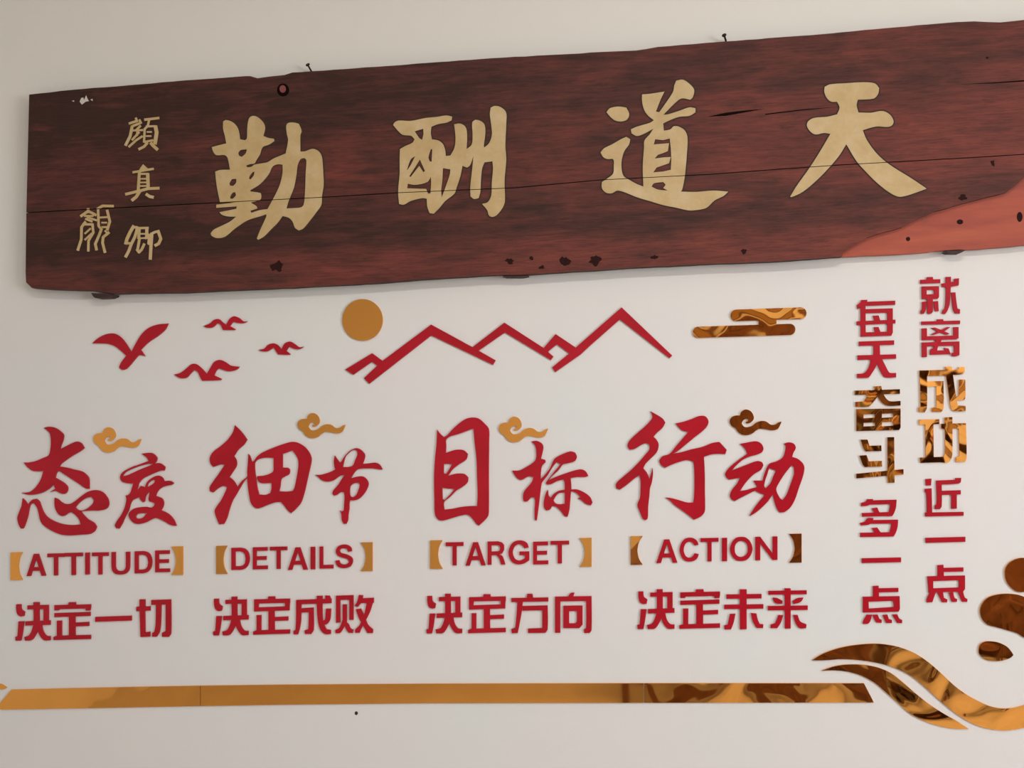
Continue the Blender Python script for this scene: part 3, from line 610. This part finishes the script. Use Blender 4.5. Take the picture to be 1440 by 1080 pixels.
for (ox, oy, wd, chars) in LINES:
    cxf = crop(ox, oy, 1440 / 260.0)
    for i, (ch, body) in enumerate(chars):
        if ch in DUP:
            sb, txt = DUP[ch]
            if ch == '定':
                g = (645, 645, 645, 645) if wd in ('DETAILS', 'TARGET') else (622, 622, 626, 626)
                txt = txt % g
            a0, a1 = cxf(body[0], body[1]), cxf(body[2], body[3])
            xf = fit(sb, (a0[0], a0[1], a1[0], a1[1]), -0.012)
        else: xf, txt = cxf, body
        plate('block_character', txt, xf, M_red, 'red block character %s, %s in the line below %s' % (ch, ORD[i], wd), 'character', 'red block characters below ' + wd)

# ---------------------------------------------------------------- english words
W = 0.20
GL = {
 'A': 'Q 0.38,0 0.62,0 1,1 0.78,1 0.5,0.2 0.22,1 0,1; Q 0.27,0.60 0.73,0.60 0.80,0.77 0.20,0.77',
 'C': 'P 0.98,0.30 0.78,0.33 0.66,0.20 0.5,0.155 0.33,0.22 0.24,0.36 0.21,0.5 0.24,0.64 0.33,0.78 0.5,0.845 0.66,0.80 0.78,0.66 0.99,0.70 0.92,0.86 0.75,0.97 0.52,1.01 0.28,0.96 0.1,0.80 0.0,0.5 0.1,0.20 0.28,0.04 0.52,-0.01 0.75,0.03 0.91,0.14',
 'D': 'Q 0,0 0.22,0 0.22,1 0,1; P 0,0 0.3,0 0.52,0 0.76,0.06 0.93,0.22 1,0.5 0.93,0.78 0.76,0.94 0.52,1 0.3,1 0,1; J 0.22,0.165 0.48,0.165 0.64,0.2 0.74,0.3 0.78,0.5 0.74,0.7 0.64,0.8 0.48,0.835 0.22,0.835',
 'E': 'Q 0,0 0.25,0 0.25,1 0,1; Q 0,0 0.98,0 0.98,0.165 0,0.165; Q 0.2,0.41 0.92,0.41 0.92,0.575 0.2,0.575; Q 0,0.835 1,0.835 1,1 0,1',
 'G': 'P 0.97,0.30 0.77,0.33 0.66,0.20 0.5,0.155 0.33,0.22 0.24,0.36 0.21,0.5 0.24,0.64 0.33,0.78 0.5,0.845 0.66,0.82 0.79,0.74 0.79,0.62 0.53,0.62 0.53,0.465 1,0.465 1,0.84 0.75,0.97 0.52,1.01 0.28,0.96 0.1,0.80 0.0,0.5 0.1,0.20 0.28,0.04 0.52,-0.01 0.75,0.03 0.91,0.14',
 'I': 'Q 0,0 1,0 1,1 0,1',
 'L': 'Q 0,0 0.26,0 0.26,0.835 1,0.835 1,1 0,1',
 'N': 'Q 0,0 0.22,0 0.22,1 0,1; Q 0.78,0 1,0 1,1 0.78,1; Q 0,0 0.22,0 1,1 0.78,1',
 'O': 'P 0.5,-0.01 0.72,0.03 0.9,0.2 1,0.5 0.9,0.8 0.72,0.97 0.5,1.01 0.28,0.97 0.1,0.8 0,0.5 0.1,0.2 0.28,0.03; H 0.5,0.16 0.65,0.2 0.76,0.32 0.79,0.5 0.76,0.68 0.65,0.8 0.5,0.84 0.35,0.8 0.24,0.68 0.21,0.5 0.24,0.32 0.35,0.2',
 'R': 'Q 0,0 0.22,0 0.22,1 0,1; Q 0,0 0.60,0 0.82,0.06 0.93,0.17 0.93,0.38 0.82,0.52 0.62,0.58 0.2,0.60; J 0.22,0.165 0.58,0.165 0.68,0.2 0.71,0.29 0.68,0.39 0.58,0.43 0.22,0.43; P 0.38,0.57 0.62,0.57 0.82,0.63 0.93,0.82 1,1 0.76,1 0.66,0.74 0.5,0.60',
 'S': 'P 0.94,0.28 0.73,0.31 0.66,0.19 0.5,0.15 0.32,0.17 0.25,0.27 0.33,0.35 0.6,0.41 0.85,0.5 0.98,0.62 0.98,0.78 0.87,0.93 0.66,1.0 0.42,1.01 0.2,0.96 0.05,0.83 0,0.68 0.21,0.66 0.3,0.80 0.45,0.85 0.63,0.84 0.76,0.77 0.76,0.68 0.66,0.61 0.4,0.55 0.16,0.47 0.03,0.33 0.05,0.17 0.18,0.05 0.38,-0.01 0.6,-0.01 0.8,0.05 0.91,0.15',
 'T': 'Q 0,0 1,0 1,0.165 0,0.165; Q 0.385,0 0.615,0 0.615,1 0.385,1',
 'U': 'P 0,0 0.22,0 0.22,0.6 0.25,0.74 0.35,0.83 0.5,0.85 0.65,0.83 0.75,0.74 0.78,0.6 0.78,0 1,0 1,0.6 0.95,0.83 0.78,0.97 0.5,1.01 0.22,0.97 0.05,0.83 0,0.6',
}
WORDS = [
 (10, 750, 'ATTITUDE', [('A', 150, 160, 300, 332), ('T', 312, 157, 444, 328), ('T', 446, 152, 586, 325), ('I', 607, 150, 640, 321), ('T', 660, 149, 788, 321), ('U', 812, 145, 955, 320), ('D', 992, 139, 1128, 311), ('E', 1152, 133, 1266, 303)]),
 (290, 745, 'DETAILS', [('D', 195, 140, 338, 312), ('E', 362, 136, 478, 308), ('T', 495, 132, 630, 305), ('A', 635, 137, 790, 312), ('I', 812, 133, 848, 308), ('L', 882, 130, 990, 302), ('S', 1005, 118, 1143, 297)]),
 (590, 735, 'TARGET', [('T', 203, 153, 342, 333), ('A', 357, 153, 515, 334), ('R', 530, 146, 668, 327), ('G', 692, 140, 855, 324), ('E', 885, 148, 1003, 325), ('T', 1020, 142, 1165, 318)]),
 (880, 735, 'ACTION', [('A', 238, 131, 403, 314), ('C', 420, 119, 570, 302), ('T', 583, 120, 723, 302), ('I', 750, 119, 790, 300), ('O', 812, 113, 988, 297), ('N', 1010, 109, 1182, 292)]),
]
NTH = ['first', 'second', 'third', 'fourth', 'fifth', 'sixth', 'seventh', 'eighth']
for (ox, oy, wd, ls) in WORDS:
    cxf = crop(ox, oy, 1440 / 260.0)
    for i, (L, x0, y0, x1, y1) in enumerate(ls):
        a, b2 = cxf(x0, y0), cxf(x1, y1)
        plate('letter_' + L.lower(), GL[L], fit((0, 0, 1, 1), (a[0], a[1], b2[0], b2[1]), -0.02), M_red,
              'red capital letter %s, %s letter of the word %s' % (L, NTH[i], wd), 'letter', 'red capital letters of ' + wd)

# ---------------------------------------------------------------- gold brackets
def bracket(ox, oy, right, x0, y0, x1, y1, mid, label, mat):
    if not right:
        t = 'P %g,%g %g,%g %g,%g %g,%g %g,%g %g,%g %g,%g %g,%g' % (x0, y0 + 1, x1, y0 - 1, mid + (x1 - mid) * .3, y0 + (y1 - y0) * .2, mid, (y0 + y1) / 2 - 15, mid, (y0 + y1) / 2 + 15, mid + (x1 - mid) * .3, y1 - (y1 - y0) * .2, x1, y1 - 1, x0, y1 + 1)
    else:
        t = 'P %g,%g %g,%g %g,%g %g,%g %g,%g %g,%g %g,%g %g,%g' % (x0, y0 + 1, x1, y0 - 1, x1, y1 - 1, x0, y1 + 1, mid - (mid - x0) * .3, y1 - (y1 - y0) * .2, mid, (y0 + y1) / 2 + 15, mid, (y0 + y1) / 2 - 15, mid - (mid - x0) * .3, y0 + (y1 - y0) * .2)
    plate('bracket', t, crop(ox, oy, 1440 / 260.0), mat, label, 'bracket', 'gold brackets round the English words')
bracket(10, 750, False, 26, 148, 118, 364, 87, 'gold opening bracket before ATTITUDE', M_goldflat)
bracket(10, 750, True, 1278, 102, 1368, 324, 1313, 'gold closing bracket after ATTITUDE', M_goldflat)
bracket(290, 745, False, 77, 125, 165, 344, 133, 'gold opening bracket before DETAILS', M_goldflat)
bracket(290, 745, True, 1202, 98, 1295, 322, 1240, 'gold closing bracket after DETAILS', M_goldflat)
bracket(590, 735, False, 82, 138, 180, 360, 145, 'gold opening bracket before TARGET', M_goldflat)
bracket(590, 735, True, 1245, 119, 1340, 344, 1285, 'gold closing bracket after TARGET', M_goldflat)
bracket(880, 735, False, 38, 105, 132, 328, 92, 'dark reflecting gold opening bracket before ACTION', M_goldwavy)
bracket(880, 735, True, 1272, 86, 1370, 312, 1315, 'brown reflecting gold closing bracket after ACTION', M_goldwavy)

# ---------------------------------------------------------------- the two vertical columns
C1, C2, C3, C4, C5 = (crop(1195, y, 8) for y in (380, 500, 610, 660, 760))
COLS = [
 ('每', 'first of the left vertical column', C1, M_red, '''P 82,392 128,352 130,335 200,332 192,362 178,382 150,398 88,437; Q 165,355 512,342 512,388 165,402; Q 170,438 485,428 485,476 170,484; Q 122,375 178,375 180,745 125,747; Q 424,430 485,430 485,700 468,736 424,738; Q 125,700 485,688 470,736 125,748; Q 80,574 515,555 515,598 80,617; P 262,510 325,508 345,570 285,575; P 272,640 325,638 350,705 290,708'''),
 ('天', 'second of the left vertical column', C1, M_red, '''Q 105,802 500,788 500,838 105,852; Q 270,845 338,840 342,955 268,955; Q 90,957 522,945 522,995 90,1010; C 1195 500 8; P 240,40 322,40 300,115 255,190 215,245 190,252 85,252 85,205 165,195 215,130; P 288,40 365,40 400,110 440,185 460,195 522,195 522,245 400,245 355,190 320,115'''),
 ('奋', 'large third of the left vertical column', C2, M_goldwavy, '''Q 58,394 565,378 565,430 58,444; Q 275,346 355,342 362,390 285,395; P 215,425 330,425 300,480 250,540 210,575 65,577 65,522 160,515; P 285,380 360,385 400,470 450,512 572,510 572,562 430,565 365,530 310,450; Q 75,602 572,595 572,810 555,838 75,850; J 155,662 282,658 282,698 155,705; J 362,655 490,650 490,693 362,700; J 155,757 285,752 285,792 155,798; J 362,750 490,745 490,788 362,795'''),
 ('斗', 'large fourth of the left vertical column', C3, M_goldwavy, '''P 125,65 200,65 222,135 355,130 358,195 180,198 155,160; P 112,245 190,240 215,310 362,305 365,368 170,375 145,340; Q 425,38 500,38 505,550 427,552; Q 75,450 605,398 605,457 75,502'''),
 ('多', 'fifth of the left vertical column', C4, M_red, '''Q 190,350 528,342 522,390 190,400; P 130,378 180,365 200,336 265,335 250,375 205,408 130,416; P 462,370 528,344 520,430 500,490 480,524 430,530 444,470; Q 140,492 470,480 478,526 140,533; P 250,440 310,430 335,485 285,495; P 122,602 170,590 205,550 270,550 250,590 215,622 125,632; Q 200,572 545,567 540,610 210,614; P 474,600 545,568 540,640 520,710 495,755 430,759 455,690; Q 120,714 460,708 470,757 120,762; P 250,662 310,655 350,712 290,718'''),
 ('一', 'sixth of the left vertical column', C4, M_red, 'Q 138,1002 578,992 578,1045 138,1055'),
 ('点', 'last of the left vertical column', C5, M_red, '''Q 262,515 325,510 330,640 265,640; Q 320,540 548,535 548,580 320,585; Q 150,635 562,628 565,770 550,802 150,812; J 212,690 490,680 500,750 215,768; P 195,836 250,836 235,900 205,938 150,940 155,905; P 255,838 315,835 335,885 360,892 360,928 300,925; P 372,840 425,835 440,885 475,895 475,930 410,930; P 480,835 535,832 560,880 590,895 590,932 535,928'''),
 ('就', 'first of the right vertical column', C1, M_red, '''Q 872,76 935,75 940,108 868,110; Q 795,107 1020,100 1020,144 795,152; Q 812,182 1005,178 1005,300 990,322 812,325; J 865,222 950,220 950,268 865,272; P 872,318 935,318 935,465 910,490 875,490 872,460; P 815,355 865,350 860,430 835,490 798,490 800,455 815,435; P 945,350 995,345 1002,460 962,462 950,420
P 1082,75 1140,73 1135,240 1125,380 1102,450 1075,492 1042,490 1045,455 1070,425 1082,300; P 1035,150 1170,128 1230,132 1225,172 1120,188 1040,188; P 1142,250 1190,248 1200,350 1212,430 1242,440 1240,488 1185,485 1162,430 1150,330; Q 1178,95 1230,90 1228,150 1172,160'''),
 ('离', 'second of the right vertical column', C1, M_red, '''P 985,552 1050,550 1060,585 978,585; Q 808,577 1242,565 1242,605 808,614; P 915,650 960,645 1030,668 1090,640 1132,640 1065,688 1125,712 1090,726 1025,704 950,726 912,724 985,686; Q 812,655 868,652 870,760 812,765; Q 812,745 1225,732 1225,765 1200,778 812,787; Q 1167,640 1225,638 1225,760 1170,765; P 972,770 1038,770 1020,820 990,870 985,905 930,905 950,850; Q 812,812 1235,800 1235,848 812,858; Q 812,812 868,812 870,975 815,978; P 1174,810 1235,805 1235,955 1190,970 1148,966 1150,930 1176,925; P 925,880 985,870 975,903 1078,900 1060,872 1112,880 1138,945 905,952 905,905'''),
 ('成', 'large third of the right vertical column', C2, M_goldwavy, '''Q 785,168 1095,160 1095,225 785,234; P 788,168 870,168 868,590 845,638 775,635 775,585 798,575; Q 860,292 1055,285 1055,343 865,350; P 975,335 1055,335 1055,595 1030,635 925,632 925,590 975,578; P 1075,125 1145,122 1160,210 1180,350 1200,480 1215,560 1305,566 1305,625 1170,625 1140,590 1110,400 1085,230; P 1130,162 1222,152 1225,130 1292,128 1290,185 1260,210 1140,218; P 1232,270 1300,270 1300,480 1280,500 1205,502 1190,465 1228,455'''),
 ('功', 'large fourth of the right vertical column', C2, M_goldwavy, '''Q 782,722 1008,715 1008,770 782,780; Q 850,760 942,760 945,1160 855,1160; Q 790,1148 1060,1138 1060,1200 795,1208; P 1070,695 1155,692 1155,1100 1140,1165 1105,1200 1050,1206 1050,1150 1072,1100; Q 1030,768 1305,760 1305,818 1030,826; P 1225,762 1308,762 1315,1150 1300,1195 1195,1200 1195,1145 1236,1130'''),
 ('近', 'fifth of the right vertical column', C3, M_red, '''P 855,510 920,505 915,582 858,582; P 848,620 922,614 928,900 870,910 862,665 845,652; Q 850,887 1282,879 1282,922 850,932; P 975,526 1190,518 1192,498 1255,497 1250,545 1220,562 975,575; P 975,526 1035,545 1035,815 1015,848 960,848 960,812 980,790; Q 1030,642 1250,635 1250,682 1030,690; Q 1145,680 1205,680 1205,842 1145,845'''),
 ('一', 'sixth of the right vertical column', C4, M_red, 'Q 855,772 1302,760 1302,816 855,828'),
 ('点', 'last of the right vertical column', C5, M_red, '''Q 990,280 1055,275 1060,405 990,408; Q 1050,310 1280,305 1280,350 1050,355; Q 875,405 1298,395 1298,545 1275,578 890,585; J 940,458 1230,448 1230,530 940,540; P 905,583 970,580 945,650 930,695 868,698 868,665; P 985,580 1050,580 1060,645 1100,665 1095,697 1040,695; P 1118,588 1165,585 1180,645 1210,660 1205,692 1150,692; P 1220,580 1275,575 1295,640 1325,660 1322,692 1265,690'''),
]
for ch, where, xf, m, txt in COLS:
    g = 'gold mirror' if m is M_goldwavy else 'red'
    plate('column_character', txt, xf, m, '%s block character %s, %s' % (g, ch, where), 'character', '%s characters of the vertical columns' % g)

# ---------------------------------------------------------------- ornaments
CL = 'P 745,115 755,85 790,65 830,80 852,120 850,150 820,178 795,182 790,168 808,160 812,148 795,140 770,155 758,180 775,205 800,212 840,200 870,175 910,160 950,165 985,190 1020,190 1045,172 1070,165 1060,190 1040,225 1000,238 950,230 900,225 870,240 840,265 800,278 760,272 730,250 710,220 680,200 665,160 680,130 710,115'
SB = (665, 65, 1070, 278)
for (ox, oy, bx, where, m) in ((20, 590, (665, 65, 1070, 278), 'leftmost brush word, over ATTITUDE', M_goldflat), (290, 570, (768, 65, 1175, 277), 'second brush word, over DETAILS', M_goldflat), (600, 570, (607, 95, 1025, 312), 'third brush word, over TARGET', M_goldflat), (950, 570, (457, 35, 895, 252), 'rightmost brush word, over ACTION, browner than the others', M_goldwavy)):
    f = crop(ox, oy, 6); a, b2 = f(bx[0], bx[1]), f(bx[2], bx[3])
    plate('swirl_cloud', CL, fit(SB, (a[0], a[1], b2[0], b2[1])), m, 'small gold swirling cloud above the %s' % where, 'cloud', 'gold swirling clouds')
BC = crop(120, 430, 4.5)
for txt, lab in (
 ('P 42,238 80,205 130,180 180,175 220,195 255,235 290,292 320,235 355,180 400,140 460,118 525,112 505,150 460,190 400,230 350,278 378,318 340,312 325,325 300,355 260,398 232,405 212,390 225,360 258,315 225,285 190,258 150,242 100,238', 'largest red bird, leftmost, with wings raised in a V'),
 ('P 748,128 790,110 815,88 845,84 870,105 890,120 910,85 940,66 975,78 1000,98 1025,98 1000,110 960,108 935,100 915,128 950,148 945,153 870,153 855,120 835,108 820,125 800,138 765,138', 'small red bird, topmost of the four'),
 ('P 1095,278 1130,272 1155,248 1190,237 1220,250 1240,275 1260,240 1295,226 1330,245 1355,262 1382,258 1355,274 1320,272 1290,256 1272,285 1298,305 1290,310 1220,308 1205,285 1190,262 1175,275 1150,288 1115,288', 'small red bird, rightmost of the four'),
 ('P 560,435 600,425 640,395 670,370 700,368 735,395 768,430 795,385 815,355 850,342 885,355 920,378 975,385 960,402 910,415 870,405 845,395 828,412 815,440 862,462 855,470 740,475 725,450 712,420 690,405 665,430 640,455 600,458', 'medium red bird with spread wings, lowest of the four')):
    plate('bird', txt, BC, M_red, lab, 'bird', 'red acrylic birds')
plate('sun_disc', 'E 238,239,171,176', crop(470, 410, 6), M_goldflat, 'round gold sun disc above the left end of the red mountains', 'sun')
plate('mountain_outline', '''Q 92,658 320,520 408,585 370,630 318,592 160,702; Q 250,730 400,590 818,278 1170,470 1362,580 1340,618 818,370 295,778; Q 1165,470 1436,262 1762,472 1850,548 1828,578 1440,345 1220,497
C 710 410 6; Q 328,475 428,358 595,470 590,522 540,520 438,445 360,510; Q 398,640 545,520 600,470 985,133 1412,540 1390,562 970,235 720,455 640,530 425,680''', crop(470, 410, 6), M_red,
      'long red zigzag outline of mountain peaks below the board', 'mountains')
plate('cloud_bar', 'K 59 545,241 1195,219; K 57 160,412 1085,383; Q 770,285 950,280 950,345 770,350', crop(960, 410, 7.2), M_goldwavy, 'gold cloud of two joined rounded bars right of the mountains', 'cloud')
RB = crop(1130, 890, 1440 / 310.0)
plate('ribbon_wave', 'P 55,180 130,135 250,95 380,75 500,72 620,92 730,135 820,195 900,265 980,340 1060,400 1140,445 1220,480 1300,495 1380,490 1440,475 1560,425 1700,350 1790,280 1760,380 1680,480 1560,575 1440,620 1320,638 1200,625 1100,590 1000,530 900,450 800,360 700,280 600,230 500,200 380,180 250,172 130,180', RB, M_goldwavy, 'broad upper gold mirror ribbon sweeping to the right edge', 'ribbon', 'gold ribbon waves')
plate('ribbon_wave', 'P 118,248 190,222 270,208 380,208 480,225 570,262 640,315 720,385 820,465 920,530 1000,575 1080,628 1000,628 900,612 800,580 700,530 620,460 540,390 470,330 380,280 280,252 190,245', RB, M_goldwavy, 'narrow lower gold mirror ribbon with pointed ends beside the long strip', 'ribbon', 'gold ribbon waves')
plate('gold_strip', 'Q 16,970 100,968 200,966 281.5,964.5 281.5,993 200,994.5 100,996.5 0,998 -8,998', ident, M_gold, 'left piece of the long gold strip, with the slanted left end', 'strip', 'pieces of the long gold strip')
plate('gold_strip', 'Q 282.3,964.5 400,963 600,961.7 800,961.2 905,961 905,988.5 700,988.8 600,989 400,991 282.3,993', ident, M_goldflat, 'long middle piece of the gold strip below DETAILS and TARGET', 'strip', 'pieces of the long gold strip')
plate('gold_strip', 'Q 905.8,961 1000,961 1100,961 1215,961 1229,988 1100,988.2 905.8,988.5', ident, M_goldwavy, 'right piece of the gold strip, ending in a point by the ribbons', 'strip', 'pieces of the long gold strip')
plate('ribbon_tip', 'P -70,120 -20,140 30,155 70,180 110,208 60,232 0,238 -70,236', crop(0, 950, 12), M_gold, 'tiny gold ribbon tip cut off at the left edge of the picture', 'ribbon')
BL = crop(1320, 770, 6.35)
plate('petal', 'P 592,235 600,180 640,130 700,100 762,92 850,110 900,180 905,260 860,340 790,390 710,397 650,360 605,300', BL, M_goldwavy, 'rounded gold petal cut by the right edge, highest of the three', 'petal', 'gold petals at the right edge')
plate('petal', 'P 370,570 385,510 430,455 500,425 600,412 700,420 762,440 860,490 920,570 940,660 900,760 830,815 762,802 700,765 600,735 520,712 440,690 390,640', BL, M_goldwavy, 'large gold petal cut by the right edge, middle of the three', 'petal', 'gold petals at the right edge')
plate('petal', 'P 358,915 370,870 410,842 470,838 540,850 610,885 650,930 668,960 640,985 570,1010 500,1015 430,1005 385,975 362,945', BL, M_goldwavy, 'small whole gold petal, lowest of the three', 'petal', 'gold petals at the right edge')
plate('wall_speck', 'E 501,1003,2.2,2.6', ident, M_peg, 'tiny dark speck on the wall below the gold strip', 'mark', t=0.0008)
